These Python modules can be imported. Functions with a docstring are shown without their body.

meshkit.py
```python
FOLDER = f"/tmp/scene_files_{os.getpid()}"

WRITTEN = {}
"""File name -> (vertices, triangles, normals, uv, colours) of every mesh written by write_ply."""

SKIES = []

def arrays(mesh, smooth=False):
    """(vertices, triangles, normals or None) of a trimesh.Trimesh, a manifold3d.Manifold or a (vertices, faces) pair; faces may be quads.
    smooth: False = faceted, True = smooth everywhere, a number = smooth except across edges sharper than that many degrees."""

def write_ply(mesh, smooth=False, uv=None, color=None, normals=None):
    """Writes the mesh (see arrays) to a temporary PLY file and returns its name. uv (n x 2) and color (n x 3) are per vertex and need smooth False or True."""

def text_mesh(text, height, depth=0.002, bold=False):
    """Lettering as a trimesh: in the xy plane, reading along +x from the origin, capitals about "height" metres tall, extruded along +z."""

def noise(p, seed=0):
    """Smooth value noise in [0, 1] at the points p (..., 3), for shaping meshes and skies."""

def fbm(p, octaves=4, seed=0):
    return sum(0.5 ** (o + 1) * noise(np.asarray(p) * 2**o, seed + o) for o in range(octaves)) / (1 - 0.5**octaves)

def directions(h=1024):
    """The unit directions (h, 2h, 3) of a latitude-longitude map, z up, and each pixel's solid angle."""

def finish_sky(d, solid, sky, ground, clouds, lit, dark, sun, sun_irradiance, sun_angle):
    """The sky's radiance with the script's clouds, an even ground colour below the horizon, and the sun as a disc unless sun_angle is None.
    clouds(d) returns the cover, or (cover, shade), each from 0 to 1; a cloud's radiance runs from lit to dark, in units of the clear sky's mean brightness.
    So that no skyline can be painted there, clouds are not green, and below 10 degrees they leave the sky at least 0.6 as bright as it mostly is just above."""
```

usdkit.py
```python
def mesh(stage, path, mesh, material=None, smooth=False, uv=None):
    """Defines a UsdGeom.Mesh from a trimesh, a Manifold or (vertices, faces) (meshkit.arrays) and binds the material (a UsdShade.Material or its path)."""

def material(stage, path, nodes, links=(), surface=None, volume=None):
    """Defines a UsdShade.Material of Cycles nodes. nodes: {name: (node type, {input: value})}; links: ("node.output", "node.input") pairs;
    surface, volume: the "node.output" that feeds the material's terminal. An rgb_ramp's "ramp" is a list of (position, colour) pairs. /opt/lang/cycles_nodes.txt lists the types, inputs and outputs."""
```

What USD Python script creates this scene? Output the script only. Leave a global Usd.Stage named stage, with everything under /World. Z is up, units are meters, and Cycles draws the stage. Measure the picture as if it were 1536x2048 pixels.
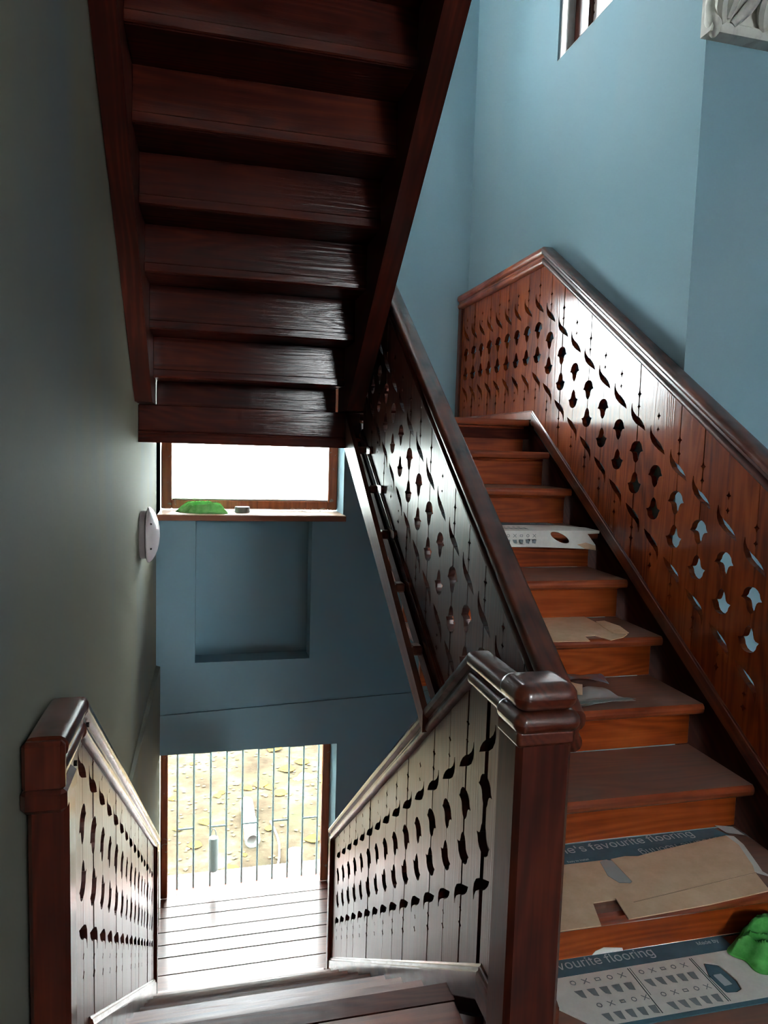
import math, random
import numpy as np
import trimesh
import manifold3d as m3
import shapely
from shapely.geometry import Polygon, box as sbox, MultiPolygon
from shapely import affinity
import usdkit, meshkit
from pxr import Usd, UsdGeom, UsdLux, UsdShade, Gf, Sdf

stage = Usd.Stage.CreateInMemory()
UsdGeom.SetStageUpAxis(stage, UsdGeom.Tokens.z)
UsdGeom.SetStageMetersPerUnit(stage, 1.0)
UsdGeom.Xform.Define(stage, '/World')
RNG = random.Random(7)
NP = np.random.RandomState(11)

# ------------------------------------------------------------------ camera, sky, lights, exposure
EYE = 1.53
FWD = (0.23752505, 0.9672525, -0.08946757)
RGT = (0.9713444, -0.2357024, 0.0305686)
UPV = (-0.00847983, 0.09416464, 0.99552052)
cam = UsdGeom.Camera.Define(stage, '/World/camera')
cam.AddTransformOp().Set(Gf.Matrix4d(*RGT, 0, *UPV, 0, -FWD[0], -FWD[1], -FWD[2], 0, 0, 0, EYE, 1))
cam.CreateHorizontalApertureAttr(36.0)
cam.CreateVerticalApertureAttr(48.0)
cam.CreateFocalLengthAttr(1428.73 / 1536 * 36.0)
cam.CreateClippingRangeAttr((0.05, 200.0))
EXPOSURE = 1.0
cam.CreateExposureAttr(EXPOSURE)
SKY = 11.0

dome = UsdLux.DomeLight.Define(stage, '/World/sky')
dome.CreateColorAttr(Gf.Vec3f(0.93, 0.98, 1.0))
dome.CreateIntensityAttr(SKY)


# ------------------------------------------------------------------ materials
def lin(r, g, b):
    return tuple((c / 255 / 12.92 if c / 255 <= 0.04045 else ((c / 255 + 0.055) / 1.055) ** 2.4) for c in (r, g, b))


LOOKS = '/World/Looks'
MATS = {}


def mat(name, nodes, links, surface='p.BSDF'):
    MATS[name] = usdkit.material(stage, f'{LOOKS}/{name}', nodes, links, surface=surface)
    return MATS[name]


def plain(name, col, rough=0.6, **kw):
    return mat(name, {'p': ('principled_bsdf', {'base_color': col, 'roughness': rough, **kw})}, [])


def wood(name, dark, mid, light, axis='y', slope=0.0, rough=0.34, coat=0.5, coat_rough=0.16, dust=0.0, relief=0.0012, spec=0.5):
    """Varnished pine: streaked grain along one axis, flame figure, knots of tone, relief, optional dust on tops."""
    rot = (math.atan(slope), 0, 0)
    # mapping rotates first (node r) so the grain axis becomes an axis, then squeezes across it
    sc = {'y': (110, 4.0, 110), 'x': (4.0, 110, 110), 'z': (110, 110, 4.0)}[axis]
    sf = {'y': (7, 0.7, 7), 'x': (0.7, 7, 7), 'z': (7, 7, 0.7)}[axis]
    n = {
        'g': ('geometry', {}), 'oi': ('object_info', {}),
        'r': ('mapping', {'rotation': (-rot[0], 0, 0)}),
        'off': ('math', {'math_type': 'multiply', 'value2': 37.0}),
        'co': ('combine_xyz', {}),
        'ad': ('vector_math', {'math_type': 'add'}),
        's': ('mapping', {'scale': sc}),
        's2': ('mapping', {'scale': sf}),
        'fine': ('noise_texture', {'scale': 1.0, 'detail': 5, 'roughness': 0.6, 'distortion': 0.3}),
        'fig': ('noise_texture', {'scale': 1.0, 'detail': 1.5, 'roughness': 0.4}),
        'fw': ('math', {'math_type': 'multiply', 'value2': 95.0}),
        'fs': ('math', {'math_type': 'sine'}),
        'big': ('noise_texture', {'scale': 3.0, 'detail': 4, 'roughness': 0.6}),
        'm1': ('math', {'math_type': 'multiply', 'value2': 0.34}),
        'm2': ('math', {'math_type': 'multiply_add', 'value2': 0.075}),
        'm3': ('math', {'math_type': 'multiply_add', 'value2': 0.62}),
        'm4': ('math', {'math_type': 'multiply_add', 'value2': 0.14}),
        'ramp': ('rgb_ramp', {'ramp': [(0.28, dark), (0.56, mid), (0.92, light)]}),
        'rr': ('map_range', {'from_min': 0.3, 'from_max': 0.75, 'to_min': max(0.05, rough - 0.07), 'to_max': rough + 0.12}),
        'bh': ('math', {'math_type': 'multiply_add', 'value2': 0.16}),
        'b': ('bump', {'strength': 0.5, 'distance': relief * 0.45}),
        'p': ('principled_bsdf', {'coat_weight': coat, 'coat_roughness': coat_rough, 'specular_ior_level': spec}),
    }
    l = [('g.position', 'r.vector'), ('oi.random', 'off.value1'), ('off.value', 'co.x'), ('off.value', 'co.y'), ('off.value', 'co.z'),
         ('r.vector', 'ad.vector1'), ('co.vector', 'ad.vector2'), ('ad.vector', 's.vector'), ('ad.vector', 's2.vector'),
         ('s.vector', 'fine.vector'), ('s2.vector', 'fig.vector'), ('fig.fac', 'fw.value1'), ('fw.value', 'fs.value1'), ('ad.vector', 'big.vector'),
         ('fine.fac', 'm1.value1'), ('fs.value', 'm2.value1'), ('m1.value', 'm2.value3'),
         ('big.fac', 'm3.value1'), ('m2.value', 'm3.value3'), ('oi.random', 'm4.value1'), ('m3.value', 'm4.value3'), ('m4.value', 'ramp.fac'),
         ('big.fac', 'rr.value'), ('rr.result', 'p.roughness'),
         ('fs.value', 'bh.value1'), ('fine.fac', 'bh.value3'), ('bh.value', 'b.height'), ('b.normal', 'p.normal'), ('b.normal', 'p.coat_normal')]
    if dust:
        n.update({
            'nx': ('separate_xyz', {}), 'dn': ('noise_texture', {'scale': 5.0, 'detail': 5, 'roughness': 0.65}),
            'up': ('map_range', {'from_min': 0.8, 'from_max': 0.98, 'to_min': 0.0, 'to_max': 1.0, 'clamp': True}),
            'dr': ('map_range', {'from_min': 0.3, 'from_max': 0.7, 'to_min': dust * 0.55, 'to_max': min(1.0, dust * 1.1), 'clamp': True}),
            'df': ('math', {'math_type': 'multiply'}), 'dm': ('mix_color', {'b': lin(128, 112, 104)}),
            'dro': ('mix_float', {'b': 0.8}), 'dc': ('map_range', {'from_min': 0, 'from_max': 1, 'to_min': coat, 'to_max': 0.0}),
        })
        l = [x for x in l if x != ('rr.result', 'p.roughness')]
        l += [('g.true_normal', 'nx.vector'), ('nx.z', 'up.value'), ('ad.vector', 'dn.vector'), ('dn.fac', 'dr.value'), ('up.result', 'df.value1'),
              ('dr.result', 'df.value2'), ('df.value', 'dm.fac'), ('ramp.color', 'dm.a'), ('dm.result', 'p.base_color'),
              ('df.value', 'dro.fac'), ('rr.result', 'dro.a'), ('dro.value' if False else 'dro.result', 'p.roughness'), ('df.value', 'dc.value'), ('dc.result', 'p.coat_weight')]
    else:
        l.append(('ramp.color', 'p.base_color'))
    return mat(name, n, l)


RED_D, RED_M, RED_L = lin(38, 12, 7), lin(74, 26, 14), lin(112, 48, 26)
ORA_D, ORA_M, ORA_L = lin(96, 32, 6), lin(152, 64, 14), lin(194, 98, 34)
S_UP = 0.675
S_DN = -0.735
S_OF = -0.80
WOODS = dict(
    wood_string_cut=wood('wood_string_cut', lin(70, 30, 18), lin(110, 56, 36), lin(146, 84, 58), 'y', S_UP, rough=0.45, coat=0.6, coat_rough=0.25, relief=0.001),
    wood_rough=wood('wood_rough', lin(30, 11, 6), lin(54, 20, 11), lin(76, 32, 18), 'y', S_UP, rough=0.75, coat=0.0, relief=0.001, spec=0.08),  # dark matte wood; its darkness also stands in for shade in the gaps
    wood_pale_glare=wood('wood_pale_glare', lin(150, 130, 128), lin(206, 204, 204), lin(228, 230, 230), 'z', rough=0.4, coat=0.5, relief=0.001),  # pale casing wood; on the carved panel the whiteness is painted-in glare
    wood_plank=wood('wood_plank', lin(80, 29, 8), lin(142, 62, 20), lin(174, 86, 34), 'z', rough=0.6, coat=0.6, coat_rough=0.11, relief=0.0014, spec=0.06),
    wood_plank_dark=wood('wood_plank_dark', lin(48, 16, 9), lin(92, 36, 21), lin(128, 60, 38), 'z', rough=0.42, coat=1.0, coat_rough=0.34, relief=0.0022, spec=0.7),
    wood_post=wood('wood_post', RED_D, RED_M, RED_L, 'z', rough=0.4, coat=0.35, relief=0.0008, spec=0.3),
    wood_level=wood('wood_level', RED_D, lin(86, 34, 18), RED_L, 'y', rough=0.3, coat=0.7, coat_rough=0.12, relief=0.0008),
    wood_level_orange=wood('wood_level_orange', ORA_D, ORA_M, ORA_L, 'y', rough=0.32, coat=0.5, relief=0.0008),
    wood_rail_up=wood('wood_rail_up', RED_D, lin(88, 36, 18), lin(128, 62, 34), 'y', S_UP, rough=0.3, coat=0.7, coat_rough=0.12, relief=0.0008),
    wood_rail_down=wood('wood_rail_down', RED_D, RED_M, RED_L, 'y', S_DN, rough=0.3, coat=0.7, coat_rough=0.14, relief=0.0014),
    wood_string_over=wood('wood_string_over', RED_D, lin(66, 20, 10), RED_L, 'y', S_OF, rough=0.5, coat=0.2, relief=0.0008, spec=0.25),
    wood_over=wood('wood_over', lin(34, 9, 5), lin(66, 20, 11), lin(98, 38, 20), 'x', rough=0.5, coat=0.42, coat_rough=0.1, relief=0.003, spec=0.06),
    wood_riser=wood('wood_riser', ORA_D, ORA_M, ORA_L, 'x', rough=0.45, coat=0.2, relief=0.0006, spec=0.25),
    wood_tread=wood('wood_tread', lin(80, 30, 14), lin(132, 58, 26), lin(170, 86, 42), 'x', rough=0.36, coat=0.5, dust=0.62, relief=0.0008),
    wood_floor=wood('wood_floor', lin(50, 18, 10), lin(84, 34, 20), lin(112, 56, 34), 'x', rough=0.36, coat=0.3, coat_rough=0.16, relief=0.0008),
    wood_glossy_tread=wood('wood_glossy_tread', lin(84, 36, 18), lin(140, 70, 40), lin(172, 98, 60), 'x', rough=0.42, coat=1.0, coat_rough=0.34, relief=0.002, spec=0.8),
    wood_frame=wood('wood_frame', lin(110, 50, 22), lin(158, 82, 44), lin(186, 108, 66), 'z', rough=0.45, coat=0.25, relief=0.0006),
)


def paint(name, base, alt, scale=1.2, rough=0.8, lo=0.42, hi=0.62, spec=0.12):
    n = {'g': ('geometry', {}), 'st': ('mapping', {'scale': (1, 1, 0.45)}),
         'a': ('noise_texture', {'scale': scale, 'detail': 5, 'roughness': 0.6, 'distortion': 0.5}),
         'f': ('map_range', {'from_min': lo, 'from_max': hi, 'to_min': 0, 'to_max': 1, 'clamp': True}),
         'm': ('mix_color', {'a': base, 'b': alt}),
         't': ('noise_texture', {'scale': 90, 'detail': 3}), 'b': ('bump', {'strength': 0.12, 'distance': 0.002}),
         'w': ('noise_texture', {'scale': 2.5, 'detail': 2}), 'wb': ('bump', {'strength': 0.25, 'distance': 0.012}),
         'p': ('principled_bsdf', {'roughness': rough, 'specular_ior_level': spec})}
    l = [('g.position', 'st.vector'), ('st.vector', 'a.vector'), ('a.fac', 'f.value'), ('f.result', 'm.fac'), ('m.result', 'p.base_color'),
         ('g.position', 't.vector'), ('t.fac', 'b.height'), ('g.position', 'w.vector'), ('w.fac', 'wb.height'), ('wb.normal', 'b.normal'), ('b.normal', 'p.normal')]
    return mat(name, n, l)


M_BLUE = paint('paint_blue', lin(129, 162, 174), lin(134, 162, 172))
M_LEFT = paint('paint_grey', lin(124, 122, 106), lin(113, 118, 116), rough=0.66, spec=0.05, scale=1.0, lo=0.46, hi=0.66)
M_WHITE = paint('paint_white', lin(214, 216, 208), lin(200, 200, 192), scale=5)
M_CEIL = paint('paint_ceiling', lin(238, 240, 238), lin(230, 234, 232))
M_PLASTER = paint('plaster_white', lin(205, 204, 196), lin(170, 166, 160), scale=14, lo=0.5, hi=0.7)
M_FRAME = mat('frame_smeared', {
    'g': ('geometry', {}), 'n': ('noise_texture', {'scale': 16, 'detail': 5, 'roughness': 0.7, 'distortion': 1.2}),
    'f': ('map_range', {'from_min': 0.63, 'from_max': 0.66, 'to_min': 0, 'to_max': 0.8, 'clamp': True}),
    's': ('mapping', {'scale': (30, 30, 3)}), 'w': ('noise_texture', {'scale': 1.5, 'detail': 5}),
    'r': ('rgb_ramp', {'ramp': [(0.3, lin(120, 58, 28)), (0.7, lin(172, 96, 56))]}),
    'm': ('mix_color', {'b': lin(150, 160, 160)}), 'p': ('principled_bsdf', {'roughness': 0.45, 'coat_weight': 0.2})},
    [('g.position', 'n.vector'), ('n.fac', 'f.value'), ('f.result', 'm.fac'), ('g.position', 's.vector'), ('s.vector', 'w.vector'), ('w.fac', 'r.fac'), ('r.color', 'm.a'), ('m.result', 'p.base_color')])
M_SILL = plain('sill_laminate', lin(214, 176, 146), 0.35)
M_SILLEDGE = plain('sill_edge', lin(136, 76, 48), 0.45)
M_PANE_DIRTY = mat('pane_frosted', {
    'g': ('geometry', {}), 'n': ('noise_texture', {'scale': 3.5, 'detail': 8, 'roughness': 0.72}), 'sp': ('noise_texture', {'scale': 60, 'detail': 3, 'roughness': 0.7}),
    'c': ('rgb_ramp', {'ramp': [(0.35, (.62, .65, .66)), (0.62, (.95, .97, .97))]}),
    'sf': ('map_range', {'from_min': 0.64, 'from_max': 0.70, 'to_min': 0.045, 'to_max': 0.3, 'clamp': True}),
    't': ('translucent_bsdf', {'color': (.95, .97, .98)}), 'x': ('transparent_bsdf', {}), 'gl': ('glossy_bsdf', {'roughness': 0.12, 'color': (1, 1, 1)}),
    'fr': ('fresnel', {'IOR': 1.45}), 'm1': ('mix_closure', {}), 'm2': ('mix_closure', {})},
    [('g.position', 'n.vector'), ('g.position', 'sp.vector'), ('n.fac', 'c.fac'), ('sp.fac', 'sf.value'), ('sf.result', 'm1.fac'), ('c.color', 'x.color'),
     ('x.BSDF', 'm1.closure1'), ('t.BSDF', 'm1.closure2'), ('fr.fac', 'm2.fac'), ('m1.closure', 'm2.closure1'), ('gl.BSDF', 'm2.closure2')], surface='m2.closure')
M_PANE_UP = mat('pane_added_upstairs', {
    'x': ('transparent_bsdf', {'color': (0.60, 0.61, 0.61)}), 'gl': ('glossy_bsdf', {'roughness': 0.02}), 'fr': ('fresnel', {'IOR': 1.45}),
    'm': ('mix_closure', {})}, [('fr.fac', 'm.fac'), ('x.BSDF', 'm.closure1'), ('gl.BSDF', 'm.closure2')], surface='m.closure')
M_PANE = mat('pane_clear', {
    'x': ('transparent_bsdf', {'color': (0.84, 0.86, 0.85)}), 'gl': ('glossy_bsdf', {'roughness': 0.02}), 'fr': ('fresnel', {'IOR': 1.45}),
    'm': ('mix_closure', {})}, [('fr.fac', 'm.fac'), ('x.BSDF', 'm.closure1'), ('gl.BSDF', 'm.closure2')], surface='m.closure')
M_IRON = plain('iron_grille', lin(84, 104, 104), 0.5, metallic=0.0)
M_STEEL = plain('steel_grey', lin(112, 122, 120), 0.5, metallic=0.0)
M_LAMP = plain('lamp_opal', lin(206, 196, 198), 0.35, subsurface_weight=0.0, coat_weight=0.3)
M_LAMPBASE = plain('lamp_base', lin(150, 140, 140), 0.45)
def green(name, c1, c2):
    return mat(name, {
        'g': ('geometry', {}), 'n': ('noise_texture', {'scale': 30, 'detail': 4}), 'r': ('rgb_ramp', {'ramp': [(0.3, c1), (0.7, c2)]}),
        'w': ('noise_texture', {'scale': 400, 'detail': 2}), 'b': ('bump', {'strength': 0.3, 'distance': 0.001}), 'p': ('principled_bsdf', {'roughness': 0.85, 'sheen_weight': 0.2}),
        't': ('translucent_bsdf', {}), 'mx': ('mix_closure', {'fac': 0.35})},
        [('g.position', 'n.vector'), ('n.fac', 'r.fac'), ('r.color', 'p.base_color'), ('r.color', 't.color'), ('g.position', 'w.vector'), ('w.fac', 'b.height'), ('b.normal', 'p.normal'),
         ('p.BSDF', 'mx.closure1'), ('t.BSDF', 'mx.closure2')], surface='mx.closure')


M_GREEN = green('cloth_green', lin(60, 160, 66), lin(120, 214, 116))
M_GREENPALE = green('cloth_green_pale', lin(130, 222, 124), lin(186, 246, 172))
M_TAPE = plain('tape_grey', lin(96, 104, 106), 0.5)
M_TAPECORE = plain('tape_top', lin(170, 176, 170), 0.4)


def board(name, c1, c2, rough=0.75, scale=18):
    return mat(name, {'g': ('geometry', {}), 'n': ('noise_texture', {'scale': scale, 'detail': 6, 'roughness': 0.65}), 'r': ('rgb_ramp', {'ramp': [(0.3, c1), (0.7, c2)]}),
                      'p': ('principled_bsdf', {'roughness': rough, 'specular_ior_level': 0.3})},
               [('g.position', 'n.vector'), ('n.fac', 'r.fac'), ('r.color', 'p.base_color')])


M_KRAFT = board('card_kraft', lin(216, 180, 146), lin(232, 200, 170))
M_CARDWHITE = board('card_white', lin(222, 221, 216), lin(238, 237, 232))
M_PETROL = board('card_petrol', lin(66, 102, 116), lin(84, 120, 134), 0.5)
M_INK = plain('ink_grey', lin(128, 138, 142), 0.7)
M_INKDARK = plain('ink_dark', lin(58, 66, 72), 0.7)
M_PRINT = plain('print_pale', lin(186, 200, 206), 0.6)
M_SILVER = plain('plastic_silver', lin(186, 192, 192), 0.25, metallic=0.1, coat_weight=0.5)
M_FILM = plain('plastic_film_blue', lin(84, 118, 138), 0.25, coat_weight=0.6)
M_EARTH = mat('bare_earth', {
    'g': ('geometry', {}), 'n': ('noise_texture', {'scale': 3, 'detail': 8, 'roughness': 0.7}), 'v': ('voronoi_texture', {'scale': 26}),
    'r': ('rgb_ramp', {'ramp': [(0.25, lin(34, 28, 22)), (0.5, lin(54, 47, 37)), (0.75, lin(76, 71, 58))]}),
    'gr': ('noise_texture', {'scale': 1.6, 'detail': 4}), 'gf': ('map_range', {'from_min': 0.5, 'from_max': 0.65, 'to_min': 0, 'to_max': 0.5, 'clamp': True}),
    'm': ('mix_color', {'b': lin(50, 54, 38)}), 'b': ('bump', {'strength': 0.6, 'distance': 0.03}), 'p': ('principled_bsdf', {'roughness': 0.95, 'specular_ior_level': 0.02})},
    [('g.position', 'n.vector'), ('g.position', 'v.vector'), ('g.position', 'gr.vector'), ('n.fac', 'r.fac'), ('gr.fac', 'gf.value'), ('gf.result', 'm.fac'), ('r.color', 'm.a'), ('m.result', 'p.base_color'), ('n.fac', 'b.height'), ('b.normal', 'p.normal')])
M_LEAF = mat('leaf_yellow', {
    'oi': ('object_info', {}), 'r': ('rgb_ramp', {'ramp': [(0, lin(122, 74, 20)), (0.5, lin(132, 92, 26)), (1, lin(108, 66, 24))]}), 'p': ('principled_bsdf', {'roughness': 0.7, 'specular_ior_level': 0.05})},
    [('oi.random', 'r.fac'), ('r.color', 'p.base_color')])
M_LITTER = plain('leaf_litter', lin(84, 70, 48), 0.9, specular_ior_level=0.02)
M_PIPE = plain('pipe_white', lin(228, 228, 226), 0.4)
M_REDPAPER = plain('litter_red', lin(206, 92, 96), 0.6)
M_WISP = plain('cobweb', lin(190, 182, 168), 0.9)
M_DARKMETAL = plain('screw_dark', lin(40, 36, 34), 0.4, metallic=0.6)

# ------------------------------------------------------------------ prim helpers
USED = {}


def numbered(parent, name):
    k = (parent, name)
    USED[k] = USED.get(k, 0) + 1
    return name if USED[k] == 1 else f'{name}_{USED[k] - 1:03d}'


BASE = {}


def setdata(prim, **kw):
    for k, v in kw.items():
        if v:
            prim.SetCustomDataByKey(k, v)


def thing(name, label, cat, base, group=None, kind=None):
    path = f"/World/{numbered('/World', name)}"
    x = UsdGeom.Xform.Define(stage, path)
    x.AddTranslateOp().Set(Gf.Vec3d(*map(float, base)))
    BASE[path] = np.array(base, float)
    setdata(x.GetPrim(), label=label, category=cat, group=group, kind=kind)
    return path


def shift(mesh, d):
    v, f, _ = meshkit.arrays(mesh)
    return (v + d, f)


def obj(name, mesh, material, parent='/World', smooth=False, label=None, cat=None, group=None, kind=None):
    """One Mesh prim. mesh is in world coordinates; under a thing it is stored relative to the thing's base."""
    path = f"{parent}/{numbered(parent, name)}"
    base = np.zeros(3)
    p = parent
    while p != '/World':
        if p in BASE:
            base = BASE[p]; break
        p = p.rsplit('/', 1)[0]
    g = usdkit.mesh(stage, path, shift(mesh, -base), material if not isinstance(material, str) else MATS[material], smooth=smooth)
    setdata(g.GetPrim(), label=label, category=cat, group=group, kind=kind)
    return path


def man(mesh):
    return mesh if isinstance(mesh, m3.Manifold) else None


def tm(v, f):
    return trimesh.Trimesh(np.asarray(v, float), np.asarray(f, int), process=False)


def totri(mesh):
    v, f, _ = meshkit.arrays(mesh)
    return tm(v, f)


def cat_(*ms):
    return trimesh.util.concatenate([totri(m) for m in ms])


def bx(x0, x1, y0, y1, z0, z1, c=0.004):
    """A box with chamfered edges."""
    x0, x1 = min(x0, x1), max(x0, x1); y0, y1 = min(y0, y1), max(y0, y1); z0, z1 = min(z0, z1), max(z0, z1)
    c = min(c, (x1 - x0) / 3, (y1 - y0) / 3, (z1 - z0) / 3)
    pts = []
    for sx in (0, 1):
        for sy in (0, 1):
            for sz in (0, 1):
                p = np.array([(x0, x1)[sx], (y0, y1)[sy], (z0, z1)[sz]])
                d = np.array([1 - 2 * sx, 1 - 2 * sy, 1 - 2 * sz]) * c
                for k in range(3):
                    q = p + d; q[k] = p[k]; pts.append(q)
    return m3.Manifold.hull_points(np.array(pts))


def polys(g):
    if g.is_empty:
        return []
    return [p for p in (g.geoms if hasattr(g, 'geoms') else [g]) if p.geom_type == 'Polygon' and p.area > 1e-7]


def cross(g):
    rings = []
    for p in polys(g):
        p = shapely.geometry.polygon.orient(p)
        rings.append(np.array(p.exterior.coords)[:-1])
        rings += [np.array(r.coords)[:-1] for r in p.interiors]
    return m3.CrossSection(rings, m3.FillRule.EvenOdd)


def ext_x(g, x0, x1):
    """Extrude a shape drawn in (y, z) along x."""
    m = cross(g).extrude(x1 - x0).to_mesh()
    v = np.asarray(m.vert_properties)[:, :3]
    return tm(np.column_stack([v[:, 2] + x0, v[:, 0], v[:, 1]]), m.tri_verts)


def ext_y(g, y0, y1):
    """Shape in (x, z) along y."""
    m = cross(g).extrude(y1 - y0).to_mesh()
    v = np.asarray(m.vert_properties)[:, :3]
    return tm(np.column_stack([v[:, 0], v[:, 2] + y0, v[:, 1]]), np.asarray(m.tri_verts)[:, ::-1])


def ext_z(g, z0, z1):
    m = cross(g).extrude(z1 - z0).to_mesh()
    v = np.asarray(m.vert_properties)[:, :3]
    return tm(v + [0, 0, z0], m.tri_verts)


def sweep(profile, path, x):
    """Profile (dx, dz) moved along a (y, z) path in the plane x; sections stay vertical, so bends mitre by themselves."""
    path = np.asarray(path, float)
    n = len(path) - 1
    m = m3.CrossSection([np.asarray(profile, float)], m3.FillRule.NonZero).extrude(float(n), n - 1).to_mesh()
    v = np.asarray(m.vert_properties)[:, :3]
    y = np.interp(v[:, 2], np.arange(n + 1), path[:, 0]); z = np.interp(v[:, 2], np.arange(n + 1), path[:, 1])
    return tm(np.column_stack([x + v[:, 0], y, z + v[:, 1]]), np.asarray(m.tri_verts)) if path[-1, 0] < path[0, 0] else tm(np.column_stack([x + v[:, 0], y, z + v[:, 1]]), np.asarray(m.tri_verts)[:, ::-1])


def sweep_x(profile, x0, x1):
    """Profile (dy, dz) along x."""
    m = m3.CrossSection([np.asarray(profile, float)], m3.FillRule.NonZero).extrude(x1 - x0).to_mesh()
    v = np.asarray(m.vert_properties)[:, :3]
    return tm(np.column_stack([v[:, 2] + x0, v[:, 0], v[:, 1]]), m.tri_verts)


def lathe(profile, seg=40):
    return trimesh.creation.revolve(np.asarray(profile, float), sections=seg)




def rod(points, r, sides=8):
    p = np.asarray(points, float)
    t = np.gradient(p, axis=0); t /= np.linalg.norm(t, axis=1, keepdims=True) + 1e-12
    a = np.cross(t, np.where(np.abs(t[:, 2:]) < 0.9, [0, 0, 1.0], [1.0, 0, 0])); a /= np.linalg.norm(a, axis=1, keepdims=True) + 1e-12
    b = np.cross(t, a); ang = np.arange(sides) * 2 * np.pi / sides
    rr = np.broadcast_to(r, (len(p),))
    v = (p[:, None] + rr[:, None, None] * (np.cos(ang)[None, :, None] * a[:, None] + np.sin(ang)[None, :, None] * b[:, None])).reshape(-1, 3)
    f = []
    for i in range(len(p) - 1):
        for j in range(sides):
            q = [i * sides + j, i * sides + (j + 1) % sides, (i + 1) * sides + (j + 1) % sides, (i + 1) * sides + j]
            f += [[q[0], q[1], q[2]], [q[0], q[2], q[3]]]
    n = len(v); v = np.vstack([v, p[0], p[-1]])
    for j in range(sides):
        f += [[n, (j + 1) % sides, j], [n + 1, (len(p) - 1) * sides + j, (len(p) - 1) * sides + (j + 1) % sides]]
    return tm(v, f)


# ------------------------------------------------------------------ measurements (metres; camera above x = 0, y = 0)
XL = -0.33            # left wall
XR = 1.72             # right wall of the well
YE = 4.77             # inner face of the end wall
YF = 5.02             # window frames
Y1 = 2.37             # corner where the right wall ends
ZU = 1.7026           # upper landing
ZL = -1.71            # lower landing
RU, GU, YT = 0.17, 0.2518, 3.571      # ascending flight
RD, GD, YD = 0.171, 0.2325, 1.83      # descending flight, first nosing at the floor


def nose_up(y):
    return ZU - S_UP * (YT - y)


def nose_dn(y):
    return -RD / GD * (y - YD)


# ------------------------------------------------------------------ the setting
end = bx(XL - 0.15, 2.1, YE, YE + 0.36, -2.0, 5.2, 0)
end = m3.Manifold.cube((2.1 - XL + 0.15, 0.36, 7.2)).translate((XL - 0.15, YE, -2.0))
cut = lambda x0, x1, y0, y1, z0, z1: m3.Manifold.cube((x1 - x0, y1 - y0, z1 - z0)).translate((x0, y0, z0))
end = end - cut(XL, 0.885, YE - 0.1, YE + 0.5, 1.04, 2.75)
end = end - cut(XL, 0.883, YE - 0.1, YE + 0.5, ZL - 0.06, -0.54)
end = end - cut(XL, 1.15, YE - 0.1, YE + 0.5, 3.45, 5.1)
end = end - cut(-0.085, 0.676, YE - 0.1, YE + 0.178, 0.076, 1.03)
obj('wall_back', end, M_BLUE, kind='structure')
wb = '/World/wall_back'
obj('band', ext_y(Polygon([(XL, -0.538), (1.70, -0.538), (1.70, -0.19), (XL, -0.27)]), YE - 0.014, YE + 0.02), M_BLUE, wb)

lw = m3.Manifold.cube((0.15, 9.6, 7.2)).translate((XL - 0.15, -4.4, -2.0)) - cut(XL - .3, XL + .1, 3.62, 3.98, 4.2, 4.66)  # opening high up is added, unseen, to light the right wall
obj('wall_left', lw, M_LEFT, kind='structure')
obj('plaster_ledge', m3.Manifold.hull_points(np.array([(XL - .02, y, z) for y in (2.7, 5.0) for z in (-1.9, 0.075)] + [(XL + 0.012, y, z) for y in (2.9, YE - .001) for z in (-1.9, 0.05)] + [(XL + 0.027, YE - .001, -0.1), (XL + 0.027, YE - .001, 0.06), (XL + 0.022, YE - .001, -1.9)])), M_LEFT, '/World/wall_left')

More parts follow.
